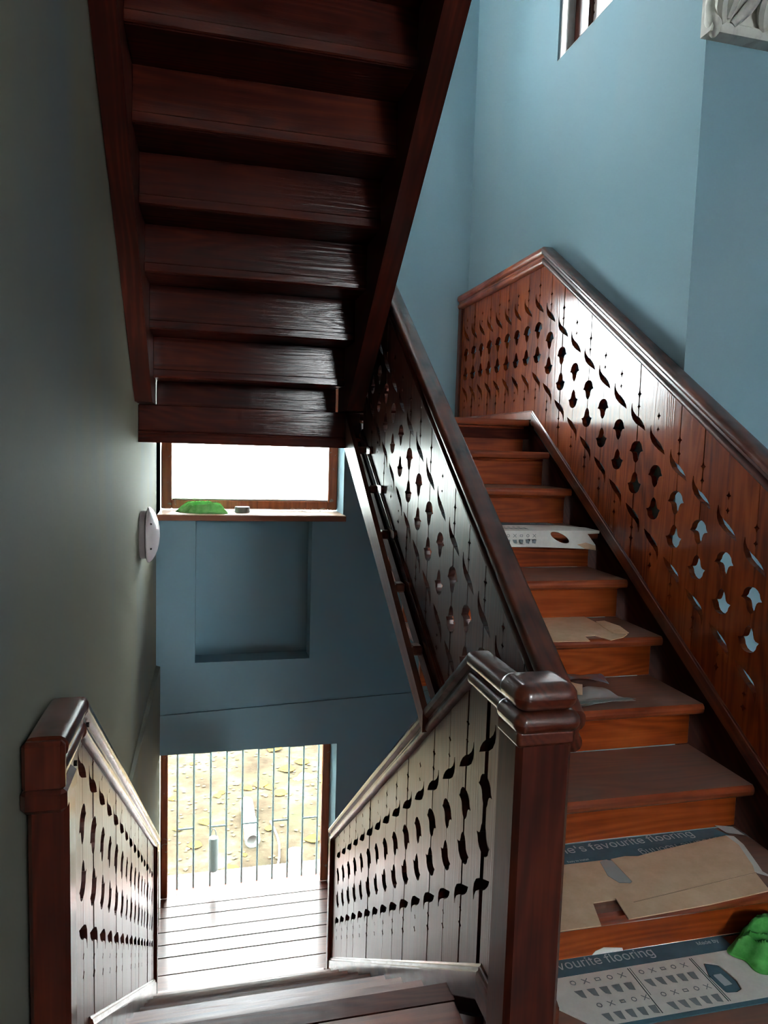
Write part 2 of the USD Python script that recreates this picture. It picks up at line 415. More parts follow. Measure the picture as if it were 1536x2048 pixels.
fill_opening = cut(XR - .1, XR + .5, 1.55, 2.33, -1.35, -.45)  # added opening out of view, lets sky light fill the end wall
rw = cut(XR, XR + 0.32, Y1, YE + 0.36, -2.0, 5.2) + cut(XR, XR + 0.32, 0.15, Y1 + .1, 3.32, 5.2) + cut(XR, XR + 0.32, 1.22, Y1 + .1, -2.0, -0.03) - fill_opening - cut(XR - .1, XR + 0.2, 2.55, 3.565, 3.537, 4.75)
obj('wall_right', rw, M_BLUE, kind='structure')
obj('wall_hall', cut(XR, 5.2, Y1, Y1 + 0.3, -0.3, 5.2) - cut(XR - .1, XR + .32, Y1 - .1, Y1 + .5, -3, 6), M_BLUE, kind='structure')
hs = obj('wall_side', cut(5.0, 5.2, -3.7, Y1, -0.3, 3.5), M_BLUE, kind='structure')
bw = cut(XL - .15, 5.2, -3.7, -3.5, -0.3, 3.5) - cut(1.45, 2.05, -4, -3, 2.0, 3.05)  # opening added behind the camera so sky light enters the hall
obj('wall_front', bw, M_BLUE, kind='structure')
obj('wall_below', cut(XL, XR, 1.22, 1.3, -2.0, -0.2), M_BLUE, kind='structure')
obj('wall_upper', cut(XL - .15, XR + .3, 0.15, 0.3, 3.3, 5.2), M_BLUE, kind='structure')
obj('ceiling', cut(XL - .15, 5.2, -3.7, 1.05, 3.3, 3.5), M_CEIL, kind='structure')
obj('ceiling', cut(XR, 5.2, 1.05, Y1, 3.3, 3.5), M_CEIL, kind='structure')
obj('ceiling', cut(XL - .15, XR + .32, 0.15, YE + .36, 5.2, 5.4), M_CEIL, kind='structure')

# main floor: boards run across
obj('floor', cat_(cut(XL, 5.2, -3.7, 1.5, -0.3, -0.03), cut(XL, 0.675, 1.5, 1.80, -0.2, -0.03), cut(XR, 5.2, 1.5, Y1, -0.3, -0.03)), 'wood_floor', kind='structure')
ys = [1.755, 1.60, 1.44, 1.29, 1.13, 0.98, 0.82, 0.66, 0.50]
obj('nosing_board', cat_(sweep_x([(0, -0.03), (0.066, -0.03), (0.075, -0.02), (0.075, -0.008), (0.066, 0), (0, 0)], XL, 0.679)), 'wood_floor', '/World/floor')
g = stage.GetPrimAtPath('/World/floor/nosing_board')
UsdGeom.Xformable(g).AddTranslateOp().Set(Gf.Vec3d(0, 1.757, 0))
for i in range(len(ys) - 1):
    if ys[i] > 1.5:
        obj('floorboard', bx(XL, 0.676, ys[i + 1] + .001, ys[i] - .001, -0.03, 0, .003), 'wood_glossy_tread', '/World/floor')
    else:
        obj('floorboard', bx(XL, 5.0, ys[i + 1] + .001, ys[i] - .001, -0.03, 0, .003), 'wood_floor', '/World/floor')
obj('floorboard', bx(XL, 5.0, -3.5, 0.499, -0.03, 0, .003), 'wood_floor', '/World/floor')
obj('floorboard', bx(XR, 5.0, 1.442, Y1, -0.03, 0, .003), 'wood_floor', '/World/floor')

# lower landing: boards run across, up to the window
obj('floor', cut(XL - .15, 2.0, 1.3, 5.35, -2.0, ZL - 0.03), 'wood_floor', kind='structure')
fl = '/World/floor_001'
yl = [4.118, 4.258, 4.412, 4.53, 4.655, 4.803, 4.92, 5.018]
for a, b in zip(yl[:-1], yl[1:]):
    x1 = XR if b < YE else 0.88
    obj('floorboard', bx(XL, x1, a + .0012, min(b, YE if x1 == XR else 9) - .0012, ZL - .03, ZL + NP.uniform(-.0006, .0006), .003), 'wood_floor', fl)
obj('nosing_board', sweep_x([(4.155, ZL - .03), (4.117, ZL - .035), (4.117, ZL), (4.155 - .012, ZL), (4.155 - .008, ZL)][:0] or [(4.117, ZL - .03), (4.117, ZL), (4.105, ZL + .0), (4.085, ZL - .003), (4.078, ZL - .012), (4.082, ZL - .024), (4.09, ZL - .03)], XL, 0.69), 'wood_floor', fl)
obj('floorboard', bx(0.70, XR, 1.31, 4.116, ZL - .03, ZL, .003), 'wood_floor', fl)

# upper landing
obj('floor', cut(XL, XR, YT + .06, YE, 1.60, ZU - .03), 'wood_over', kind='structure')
fu = '/World/floor_002'
for a in np.arange(3.60, 4.70, 0.146):
    obj('floorboard', bx(XL, 1.66, a + .001, min(a + 0.145, YE), ZU - .03, ZU, .003), 'wood_tread', fu)

# windows
w1 = thing('window_1', None, None, (0.28, YF, 1.08), kind='structure')
YG = YF + 0.045
for n, b in [('jamb', (XL + .015, -0.248, 1.076, 2.75)), ('jamb', (0.820, 0.884, 1.076, 2.75)), ('bottom_rail', (-0.248, 0.82, 1.076, 1.137)), ('head_rail', (-0.248, 0.82, 2.69, 2.75))]:
    obj(n, bx(b[0], b[1], YF, YF + .07, b[2], b[3], .005), M_FRAME, w1)
obj('pane', cut(-0.249, 0.821, YG, YG + .004, 1.136, 2.691), M_PANE_DIRTY, w1)
obj('sill_board', bx(-0.322, 0.893, 4.70, YF + .002, 1.034, 1.068, .004), M_SILL, w1)
obj('sill_edge', bx(-0.322, 0.893, 4.692, 4.702, 1.028, 1.064, .003), M_SILLEDGE, w1)
for n, zz in [('bead', 1.137)]:
    obj(n, bx(-0.248, 0.82, YF + .01, YF + .04, 1.137, 1.146, .003), plain('bead_pale', lin(220, 220, 214), .4), w1)

w2 = thing('window_2', None, None, (0.28, YF, ZL), kind='structure')
for n, b in [('jamb', (XL + .015, -0.268, ZL, -0.45)), ('jamb', (0.828, 0.884, ZL, -0.45)), ('head_rail', (-0.268, 0.828, -0.47, -0.41))]:
    obj(n, bx(b[0], b[1], YF, YF + .06, b[2], b[3], .005), M_FRAME, w2)
obj('pane', cut(-0.269, 0.829, YF + .03, YF + .034, ZL, -0.46), M_PANE, w2)
obj('threshold', bx(-0.33, 0.884, YF - .002, YF + .11, ZL - .2, ZL - .012, .003), 'wood_floor', w2)

w4 = thing('window_4', None, None, (0.28, YF, 3.45), kind='structure')  # added window out of view, brings more sky onto the right wall
for n, b in [('jamb', (XL + .015, -0.248, 3.46, 5.09)), ('jamb', (1.085, 1.149, 3.46, 5.09)), ('bottom_rail', (-0.248, 1.085, 3.46, 3.53)), ('head_rail', (-0.248, 1.085, 5.02, 5.09))]:
    obj(n, bx(b[0], b[1], YF, YF + .07, b[2], b[3], .005), M_FRAME, w4)
obj('pane', cut(-0.249, 1.086, YF + .03, YF + .034, 3.529, 5.021), M_PANE_UP, w4)

w3 = thing('window_3', None, None, (XR, 3.0, 3.54), kind='structure')
obj('casing', bx(XR + .01, XR + .16, 3.492, 3.566, 3.537, 4.74, .005), 'wood_pale_glare', w3)
obj('stile', bx(XR + .05, XR + .16, 3.345, 3.492, 3.537, 4.74, .005), 'wood_post', w3)
obj('sill_board', bx(XR + .0, XR + .2, 2.55, 3.566, 3.533, 3.541, .002), M_WHITE, w3)

# cornice on the wall that faces the camera: stepped moulding with a leaf relief
def cornice():
    prof = [(0, 0), (-0.055, 0), (-0.062, 0.012), (-0.062, 0.03), (-0.05, 0.04), (-0.055, 0.06), (-0.075, 0.10), (-0.10, 0.15), (-0.13, 0.19), (-0.15, 0.215), (-0.15, 0.235), (-0.165, 0.245), (-0.165, 0.30), (0, 0.30)]
    return sweep_x([(Y1 + a, 3.025 + b) for a, b in prof][::-1], 1.695, 5.0)


c1 = obj('trim_1', cornice(), M_PLASTER, kind='structure', smooth=35)
for k in range(14):
    xk = 1.76 + k * 0.17
    for s in (-1, 0, 1):
        pts = []
        for u in np.linspace(0, 1, 7):
            zz = 3.055 + 0.13 * u; yy = Y1 - (0.058 + 0.085 * u ** 1.3) - 0.012 * math.sin(u * math.pi)
            pts.append((xk + s * (0.02 + 0.05 * math.sin(u * 2.2)), yy, zz + (0.02 if s == 0 else -0.012 * u)))
        r = 0.004 + 0.017 * np.sin(np.linspace(0.15, 1, 7) * math.pi) ** 0.8
        obj('leaf_relief', rod(pts, r, 7), M_PLASTER, c1, smooth=40)
# rough broken plaster where the cornice ends at the corner
frac = trimesh.creation.icosphere(subdivisions=3, radius=1.0)
v = frac.vertices * [0.03, 0.035, 0.10]; v = v + 0.012 * np.column_stack([meshkit.noise(v * 25 + k * 9) for k in range(3)])
obj('broken_end', tm(v + [1.708, Y1 - .05, 3.10], frac.faces), M_PLASTER, c1, smooth=20)
# ------------------------------------------------------------------ balustrade pieces
RAIL = [(-0.035, -0.012), (-0.031, -0.005), (-0.024, -0.001), (-0.012, 0.0), (0.012, 0.0), (0.024, -0.001), (0.031, -0.005), (0.035, -0.012), (0.036, -0.022), (0.034, -0.033), (0.027, -0.041),
        (0.021, -0.044), (0.021, -0.056), (0.027, -0.060), (0.030, -0.067), (0.030, -0.078), (0.026, -0.086), (0.016, -0.092)]
RAIL = RAIL + [(-a, b) for a, b in RAIL[::-1] if (-a, b) not in RAIL and a > 0.0121][:]
RAIL = [p for i, p in enumerate(RAIL) if p not in RAIL[:i]]


def ordered(profile):
    a = np.array(profile)
    s = 0.5 * np.sum(a[:, 0] * np.roll(a[:, 1], -1) - np.roll(a[:, 0], -1) * a[:, 1])
    return a if s > 0 else a[::-1]


half = [(0.0, 0.0), (0.012, 0.0), (0.024, -0.001), (0.031, -0.005), (0.035, -0.012), (0.036, -0.022), (0.034, -0.033), (0.027, -0.041),
        (0.021, -0.044), (0.021, -0.056), (0.027, -0.060), (0.030, -0.067), (0.030, -0.078), (0.026, -0.086), (0.016, -0.092), (0.0, -0.092)]
RAIL = ordered(half + [(-a, b) for a, b in half[::-1] if a > 0])
half = [(0.0, 0.0), (0.013, 0.0), (0.015, -0.006), (0.019, -0.008), (0.021, -0.018), (0.025, -0.021), (0.026, -0.03), (0.026, -0.094), (0.022, -0.098), (0, -0.098)]
BRAIL = ordered(half + [(-a, b) for a, b in half[::-1] if a > 0])

TUL = [(0, .043), (.013, .042), (.025, .036), (.034, .026), (.038, .013), (.046, .003), (.031, .0), (.024, -.006), (.020, -.016), (.018, -.026), (.012, -.036), (.005, -.042), (0, -.043)]
TUL = Polygon(TUL + [(-a, b) for a, b in TUL[::-1] if a > 0])
TUL_DN = affinity.scale(TUL, 1, -1, origin=(0, 0))
SCURVE = Polygon([(-.049, .055), (-.0525, .030), (-.049, .010), (-.036, -.010), (-.014, -.026), (.014, -.040), (.052, -.057), (.045, -.040), (.030, -.022), (.010, -.006), (-.016, .008), (-.035, .024), (-.044, .040), (-.0465, .055)])
DIA = Polygon([(0, .016), (.004, .004), (.010, 0), (.004, -.004), (0, -.016), (-.004, -.004), (-.010, 0), (-.004, .004)])
DIA = affinity.scale(DIA, 1.25, 1.2, origin=(0, 0))
DIA_S = affinity.scale(DIA, .8, .75, origin=(0, 0))


def holes(yj, zc, flip):
    """All cut-outs on one joint between two planks. SCURVE is drawn with its foot at +a; flip says that downhill is towards -y."""
    f = -1 if flip else 1
    s1 = affinity.scale(SCURVE, f, 1, origin=(0, 0)); s2 = affinity.rotate(s1, 180, origin=(0, 0))
    T = affinity.translate
    return [T(TUL, yj, zc + .0625), T(TUL_DN, yj, zc - .0625), T(s1, yj, zc + .203), T(s2, yj, zc - .203),
            T(DIA_S, yj, zc + .243), T(DIA, yj, zc + .293), T(DIA_S, yj, zc - .243), T(DIA, yj, zc - .287)]


def planks(parent, x, joints, zb, zt, zc, flip, material, ends, breaks=(), t=0.022, wide={}):
    """Vertical planks, one mesh each, sawn so that the ornaments open on their joints."""
    js = sorted(joints)
    cuts = shapely.union_all([h.buffer(0) for j in js for h in holes(j, zc(j), flip)])
    edges = [ends[0]] + [j for j in js if ends[0] + .02 < j < ends[1] - .02] + [ends[1]]
    for a, b in zip(edges[:-1], edges[1:]):
        gap = NP.uniform(.0008, .0022)
        a2, b2 = a + wide.get(round(a, 3), gap), b - wide.get(round(b, 3), gap)
        yy = sorted([a2, b2] + [k for k in breaks if a2 < k < b2])
        poly = Polygon([(y, zb(y)) for y in yy] + [(y, zt(y)) for y in yy[::-1]]).buffer(0)
        g = poly.difference(cuts)
        if not polys(g):
            continue
        dx = NP.uniform(-.0015, .0015)
        obj('plank', ext_x(g, x - t / 2 + dx, x + t / 2 + dx), material, parent)


# ------------------------------------------------------------------ ascending flight (right)
f1 = thing('stair_flight', 'stair flight rising on the right with orange risers and dusty treads', 'stairs', (1.2, 2.4, 0))
for k in range(1, 11):
    y, z = YT - (k - 1) * GU, ZU - (k - 1) * RU
    t = 0.034
    prof = [(y + 0.004, z - t), (y, z - t + .006), (y - .002, z - t / 2), (y, z - .008), (y + .008, z), (y + GU + .07 if k > 1 else y + .05, z), (y + GU + .07 if k > 1 else y + .05, z - t)]
    obj('tread', sweep_x(ordered(prof), 0.736 if y > 2.25 else 0.772, 1.665), 'wood_tread', f1)
    if 2.25 < y < 3.4:
        obj('nosing_end', bx(0.6825, 0.7215, y - .002, y + .05, z - t, z, .006), 'wood_string_cut', f1)
    zlo = z - RU if k < 10 else 0.0
    obj('riser', cat_(bx(0.737 if y > 2.25 else 0.775, 1.668, y + .075, y + .097, zlo, z - t, .002), bx(0.737 if y > 2.25 else 0.775, 1.66, y + .052, y + .076, z - t - .014, z - t, .003)), 'wood_riser', f1)
ygrid = [1.31, 3.74]
obj('string_board', ext_x(Polygon([(y, min(nose_up(y) + .03, 1.73)) for y in ygrid] + [(y, nose_up(y) - .34) for y in ygrid[::-1]]).intersection(sbox(0, -0.0, 9, 9)), 1.694, 1.716), 'wood_rough', f1)
# cut string on the open side: stepped top edge under the treads
sy = [2.10, 2.203, 3.59]
slow = lambda y: 0.702 + (y - 2.203) * (0.594 if y > 2.203 else 0.66)
obj('cut_string', ext_x(Polygon([(y, slow(y)) for y in sy] + [(3.59, nose_up(3.59) - .008), (2.10, nose_up(2.10) - .008)]), 0.662, 0.682), 'wood_string_cut', f1)

# wall side balustrade of the ascending flight
XB = 1.682
b1 = thing('balustrade', 'carved plank balustrade climbing along the right wall and turning level on the upper landing', 'balustrade', (XB, 3.0, 0.3))
zr = lambda y: min(2.58 - 0.648 * (3.47 - y), 2.58)
zbt = lambda y: min(1.757 - 0.655 * (3.55 - y), 1.757)
zcen = lambda y: min(nose_up(y) + 0.455, 2.105)
J1 = [3.39 + .1365 * k for k in range(-16, 10)]
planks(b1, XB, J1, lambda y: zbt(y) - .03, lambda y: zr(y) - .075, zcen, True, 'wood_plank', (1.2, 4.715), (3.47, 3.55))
obj('handrail', sweep(RAIL, [(1.2, zr(1.2)), (3.47, 2.58)], 1.674), 'wood_rail_up', b1, smooth=35)
obj('level_handrail', sweep(RAIL, [(3.47, 2.58), (4.75, 2.58)], 1.674), 'wood_level_orange', b1, smooth=35)
obj('bottom_rail', sweep(BRAIL * [0.8, 0.75], [(1.3, zbt(1.3)), (3.55, 1.757)], 1.684), 'wood_rail_up', b1, smooth=35)
obj('level_bottom_rail', sweep(BRAIL * [0.8, 0.55], [(3.55, 1.757), (4.75, 1.757)], 1.684), 'wood_level_orange', b1, smooth=35)
obj('end_post', bx(1.655, 1.708, 4.712, 4.768, ZU, 2.50, .005), 'wood_post', b1)

# open side balustrade of the ascending flight
XA = 0.765
b2 = thing('balustrade', 'carved plank balustrade on the open left side of the rising flight', 'balustrade', (XA, 2.5, 0.3))
zra = lambda y: 1.021 + 0.72 * (y - 1.425)
zba = lambda y: 0.766 + 0.60 * (y - 2.135)
J2 = [2.527 + .137 * k for k in range(-7, 8)]
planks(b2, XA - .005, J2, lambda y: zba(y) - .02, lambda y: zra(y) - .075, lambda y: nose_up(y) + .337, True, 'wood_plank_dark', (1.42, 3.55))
obj('handrail', sweep(RAIL, [(1.36, zra(1.36)), (3.565, zra(3.565))], XA), 'wood_rail_up', b2, smooth=35)
obj('bottom_rail', sweep(BRAIL * [0.75, 0.75], [(1.36, zba(1.36)), (3.56, zba(3.56))], XA - .008), 'wood_rail_up', b2, smooth=35)

obj('apron_board', ext_x(Polygon([(2.12, slow(2.12)), (3.55, slow(3.55)), (3.55, zba(3.55) - .05), (2.12, zba(2.12) - .05)]), 0.722, 0.734), 'wood_rough', b2)  # added dark board, stands in for the shade in this gap

# newel post where the two inner balustrades meet
NX, NY = 0.694, 1.39
n1 = thing('newel_post', 'tall square newel post with rounded cap between the two flights', 'newel post', (NX, NY, 0))
obj('shaft', bx(NX - .064, NX + .064, NY - .06, NY + .05, 0, 0.93, .012), 'wood_post', n1)


def rounded_slab(x0, x1, y0, y1, z0, z1, r):
    s = m3.Manifold.sphere(r, 20)
    return m3.Manifold.batch_hull([s.translate((x, y, z)) for x in (x0 + r, x1 - r) for y in (y0 + r, y1 - r) for z in (z0 + r, z1 - r)])


obj('cap', rounded_slab(NX - .071, NX + .074, NY - .070, NY + .055, 0.986, 1.047, .030), 'wood_level', n1, smooth=40)
obj('bead', rounded_slab(NX - .074, NX + .079, NY - .074, NY + .055, 0.940, 0.988, .0235), 'wood_level', n1, smooth=40)
obj('collar', rounded_slab(NX - .066, NX + .067, NY - .063, NY + .052, 0.912, 0.950, .010), 'wood_level', n1, smooth=40)

# ------------------------------------------------------------------ descending flight
f2 = thing('stair_flight', 'glossy dark stair flight going down to the window landing', 'stairs', (0.2, 3.0, ZL))
for k in range(1, 10):
    y, z = YD + k * GD, -k * RD
    t = 0.034
    y0 = YD + (k - 1) * GD - .035
    prof = [(y0, z - t), (y - .004, z - t), (y, z - t + .006), (y + .002, z - t / 2), (y, z - .008), (y - .008, z), (y0, z)]
    obj('tread', sweep_x(ordered(prof), XL + .032, 0.678), 'wood_glossy_tread', f2)
    obj('riser', bx(XL + .035, 0.66, y0 + .003, y0 + .023, z, z + RD - (.034 if k > 1 else .03), .002), 'wood_glossy_tread', f2)
y0 = YD + 9 * GD - .035
obj('riser', bx(XL + .035, 0.66, y0 + .003, y0 + .023, ZL, ZL + RD - .034, .002), 'wood_glossy_tread', f2)
ygrid = [1.66, 3.93]
obj('string_board', ext_x(Polygon([(y, nose_dn(y) - .10) for y in ygrid] + [(y, nose_dn(y) - .40) for y in ygrid[::-1]]).intersection(sbox(0, ZL, 9, 9)), 0.70, 0.725), 'wood_rail_down', f2)
obj('string_board', ext_x(Polygon([(y, nose_dn(y) - .02) for y in ygrid] + [(y, nose_dn(y) - .40) for y in ygrid[::-1]]).intersection(sbox(0, ZL, 9, 9)), XL + .029, XL + .045), 'wood_rail_down', f2)

# right balustrade of the descending flight
XD = 0.702
b3 = thing('balustrade', 'carved plank balustrade right of the descending flight, ending at the newel post', 'balustrade', (XD, 2.5, -1.7))
pk = (1.745, 1.0)
zrd = lambda y: pk[1] if y < pk[0] else pk[1] - 0.782 * (y - pk[0])
zbd = lambda y: 0.216 if y < 1.61 else 0.216 - 0.732 * (y - 1.61)
J3 = [1.636 + .1405 * k for k in range(0, 15)]
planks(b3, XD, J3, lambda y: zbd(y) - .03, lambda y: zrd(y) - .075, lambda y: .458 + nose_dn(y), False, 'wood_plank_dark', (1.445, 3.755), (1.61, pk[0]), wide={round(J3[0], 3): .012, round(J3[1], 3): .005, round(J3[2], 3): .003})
obj('handrail', sweep(RAIL, [pk, (3.80, zrd(3.80))], XD), 'wood_rail_down', b3, smooth=35)
obj('level_handrail', sweep(RAIL * [1.0, 1.0], [(1.43, 1.0), pk], XD), 'wood_level', b3, smooth=35)
obj('bottom_rail', sweep(BRAIL, [(1.61, 0.216), (3.78, zbd(3.78))], XD), 'wood_rail_down', b3, smooth=35)
obj('level_bottom_rail', sweep(BRAIL, [(1.445, 0.216), (1.61, 0.216)], XD), 'wood_level', b3, smooth=35)
obj('end_post', bx(XD - .032, XD + .032, 3.745, 3.80, ZL, zrd(3.80) - .05, .005), 'wood_post', b3)
pz = [1.50, 1.745, 3.74]
obj('backing_board', ext_x(Polygon([(1.50, -0.2), (1.50, .85)] + [(y, zrd(y) - .10) for y in pz] + [(3.74, ZL), (2.2, ZL)]), XD + .045, XD + .06), 'wood_rough', b3)  # added dark sheet so the carved holes read as deep shade
obj('edge_bead', bx(XD - .024, XD - .008, 1.452, 1.47, 0.2, 0.91, .004), 'wood_post', b3)

# left balustrade of the descending flight
XW = -0.270
b4 = thing('balustrade', 'carved plank balustrade against the left wall beside the descending flight', 'balustrade', (XW, 2.5, -1.7))
pl = (1.565, 0.99)
zrl = lambda y: pl[1] if y < pl[0] else pl[1] - 0.69 * (y - pl[0])
zbl = lambda y: 0.19 if y < 1.66 else 0.19 - 0.728 * (y - 1.66)
J4 = [1.60 + .1405 * k for k in range(0, 15)]
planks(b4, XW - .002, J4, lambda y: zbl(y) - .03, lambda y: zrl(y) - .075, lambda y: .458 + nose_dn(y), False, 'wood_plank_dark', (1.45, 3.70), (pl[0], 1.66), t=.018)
obj('handrail', sweep(RAIL * [0.74, 1], [pl, (3.90, zrl(3.90))], XW), 'wood_rail_down', b4, smooth=35)
obj('level_handrail', sweep(RAIL * [1.05, 1.0], [(1.36, 0.99), pl], -0.284), 'wood_level', b4, smooth=35)
obj('bottom_rail', sweep(BRAIL * [0.85, 1], [(1.66, 0.19), (3.72, zbl(3.72))], XW), 'wood_rail_down', b4, smooth=35)
obj('end_post', bx(XW - .024, XW + .024, 3.69, 3.745, ZL, zrl(3.745) - .05, .005), 'wood_post', b4)
obj('backing_board', ext_x(Polygon([(1.46, 0.15), (1.46, .85)] + [(y, zrl(y) - .08) for y in (1.565, 3.69)] + [(3.69, zbl(3.69) - .05), (1.66, .12)]), -0.3005, -0.294), 'wood_rough', b4)  # added dark sheet, stands in for shadow between planks and wall
for yy, zz in ((1.385, .925), (1.60, .915)):
    s = trimesh.creation.cylinder(.0055, .006, sections=14); s.apply_transform(trimesh.transformations.rotation_matrix(math.pi / 2, [0, 1, 0])); s.apply_translation([XW + .031 - .012 * (yy > 1.5) + .006 * 0, yy, zz])
    obj('screw', s, M_DARKMETAL, b4)
n2 = thing('newel_post', 'slim dark half newel post standing against the left wall', 'newel post', (-0.286, 1.41, 0))
obj('shaft', bx(-0.322, -0.250, 1.375, 1.45, 0, 0.86, .008), 'wood_post', n2)
obj('neck_block', bx(-0.326, -0.247, 1.338, 1.452, 0.850, 0.898, .010), 'wood_post', n2)
obj('front_block', bx(-0.323, -0.250, 1.340, 1.362, 0.892, 0.985, .008), 'wood_post', n2)

# ------------------------------------------------------------------ flight overhead, seen from below
f3 = thing('stair_flight', 'dark red stair flight overhead seen from underneath', 'stairs', (0.2, 2.6, 1.5))
for i in range(-1, 8):
    y, z = 3.45 - .23 * i, 1.82 + .1815 * i
    z0 = z if i >= 0 else ZU
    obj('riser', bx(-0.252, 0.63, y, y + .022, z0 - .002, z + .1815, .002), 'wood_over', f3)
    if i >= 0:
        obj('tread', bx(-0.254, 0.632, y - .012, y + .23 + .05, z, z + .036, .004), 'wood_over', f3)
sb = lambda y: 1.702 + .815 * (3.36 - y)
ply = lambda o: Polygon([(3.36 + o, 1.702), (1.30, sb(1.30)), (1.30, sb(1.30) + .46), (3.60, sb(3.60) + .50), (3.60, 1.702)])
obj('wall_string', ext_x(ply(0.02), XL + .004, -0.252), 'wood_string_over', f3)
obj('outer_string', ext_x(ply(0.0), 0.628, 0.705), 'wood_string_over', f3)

b5 = thing('balustrade', 'carved plank balustrade standing on the outer string of the overhead flight', 'balustrade', (0.668, 2.6, 1.7))
zb5 = lambda y: sb(y) + .44
zr5 = lambda y: 1.856 + .789 * (3.68 - y) + .84
planks(b5, 0.668, [1.45 + .137 * k for k in range(0, 16)], zb5, lambda y: zr5(y) - .075, lambda y: zr5(y) - .43, False, 'wood_plank_dark', (1.32, 3.57))
obj('handrail', sweep(RAIL, [(1.30, zr5(1.30)), (3.57, zr5(3.57))], 0.668), 'wood_string_over', b5, smooth=35)
n3 = thing('newel_post', 'dark newel post on the upper landing behind the overhead string', 'newel post', (0.715, 3.63, ZU))
obj('shaft', bx(0.655, 0.785, 3.578, 3.69, ZU, 2.62, .01), 'wood_post', n3)
obj('cap', rounded_slab(0.648, 0.792, 3.570, 3.70, 2.60, 2.67, .025), 'wood_level', n3, smooth=40)

# beam at the edge of the upper landing
be = thing('landing_beam', 'dark wooden beam across the edge of the upper landing above the window', 'beam', (0.2, 3.58, 1.52))
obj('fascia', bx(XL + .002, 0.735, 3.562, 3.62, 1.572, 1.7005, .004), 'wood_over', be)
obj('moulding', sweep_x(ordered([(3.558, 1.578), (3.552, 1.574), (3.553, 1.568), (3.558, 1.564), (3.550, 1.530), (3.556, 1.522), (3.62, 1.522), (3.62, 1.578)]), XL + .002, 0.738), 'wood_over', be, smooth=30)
obj('corner_block', rounded_slab(0.690, 0.745, 3.535, 3.60, 1.515, 1.575, .02), 'wood_level_orange', be, smooth=40)

# carved panel set into the opening high in the right wall
cp = thing('carved_panel', 'carved wooden panel, white glare painted into its colour, set in the opening high in the right wall', 'panel', (XR + .1, 3.0, 3.54))
planks(cp, XR + .085, [3.345 - .137 * k for k in range(0, 6)], lambda y: 3.541, lambda y: 4.45, lambda y: 3.95, True, 'wood_pale_glare', (2.56, 3.345))  # glare is in the plank colour
obj('handrail', sweep(RAIL, [(2.56, 4.52), (3.34, 4.52)], XR + .085), 'wood_level', cp, smooth=35)

# ------------------------------------------------------------------ wall lamp
LC = np.array([XL, 3.72, 1.062])
wl = thing('wall_lamp', 'round white opal wall lamp on the left wall by the window', 'lamp', LC)


def on_wall(m):
    v = np.asarray(m.vertices); return tm(np.column_stack([v[:, 2] + LC[0], v[:, 0] + LC[1], v[:, 1] + LC[2]]), m.faces)


obj('base', on_wall(lathe([(0, 0), (.118, 0), (.120, .004), (.120, .026), (.114, .032), (0, .032)], 48)), M_LAMPBASE, wl, smooth=35)
sh = obj('shade', on_wall(lathe([(0, .030), (.128, .030), (.138, .033), (.1395, .038), (.137, .044), (.125, .056), (.105, .068), (.078, .079), (.045, .086), (.015, .089), (0, .0895)], 56)), M_LAMP, wl, smooth=40)
for a in (2.6, 3.6):
    s = trimesh.creation.icosphere(subdivisions=1, radius=.005); s.apply_translation([.088 * 0 + .126 * math.cos(a), .126 * math.sin(a), .056])
    obj('screw', on_wall(s), M_DARKMETAL, sh)


# ------------------------------------------------------------------ green cloths
def crumple(cx, cy, cz, lx, ly, lz, seed, amp=1.0, folds=9, fan=None):
    """A rag thrown down: a closed sheet with an uneven outline and sharp ridged folds crossing it (or fanning from one point)."""
    r_ = random.Random(seed)
    nr, na = 34, 150
    r = np.linspace(0, 1, nr)[:, None]; a = np.linspace(0, 2 * np.pi, na, endpoint=False)[None, :]
    R = np.ones((1, na))
    for k in range(2, 8):
        R = R + .34 / k * np.sin(k * a + r_.uniform(0, 6.28)) * r_.uniform(.5, 1.2)
    x, y = r * R * np.cos(a), r * R * np.sin(a)
    h = np.zeros_like(x)
    for k in range(folds):
        if fan is None:
            th, px, py = r_.uniform(0, math.pi), r_.uniform(-.6, .6), r_.uniform(-.6, .6)
        else:
            th, px, py = fan[2] + (k / (folds - 1) - .5) * fan[3], fan[0], fan[1]
        dx, dy = x - px, y - py
        u = dx * math.cos(th) + dy * math.sin(th)
        d = -dx * math.sin(th) + dy * math.cos(th) + .10 * np.sin(u * 3.5 + k) + .05 * np.sin(u * 8 + 2 * k)
        w = r_.uniform(.10, .22)
        ridge = np.clip(1 - np.abs(d) / w, 0, 1) ** 1.3
        if fan is not None:
            ridge = ridge * np.clip(u * 1.5 + .3, 0, 1)
        h = np.maximum(h, ridge * r_.uniform(.55, 1.0))
    h = (1 - r ** 5) * (.10 + .10 * (1 - r ** 2) + amp * .8 * h) + .03
    top = np.column_stack([cx + lx * x.ravel(), cy + ly * y.ravel(), cz + lz * h.ravel()])
    bot = top.copy(); bot[:, 2] = np.maximum(cz, bot[:, 2] - .004)      # a thin layer of cloth, hollow under its folds
    f = []
    for i in range(nr - 1):
        for j in range(na):
            k = (j + 1) % na
            f += [[i * na + j, (i + 1) * na + j, (i + 1) * na + k], [i * na + j, (i + 1) * na + k, i * na + k]]
    f = np.array(f); n0 = len(top)
    g = f[:, ::-1] + n0
    e = [[(nr - 1) * na + j, n0 + (nr - 1) * na + j, n0 + (nr - 1) * na + (j + 1) % na] for j in range(na)] + [[(nr - 1) * na + j, n0 + (nr - 1) * na + (j + 1) % na, (nr - 1) * na + (j + 1) % na] for j in range(na)]
    return tm(np.vstack([top, bot]), np.vstack([f, g, e]))


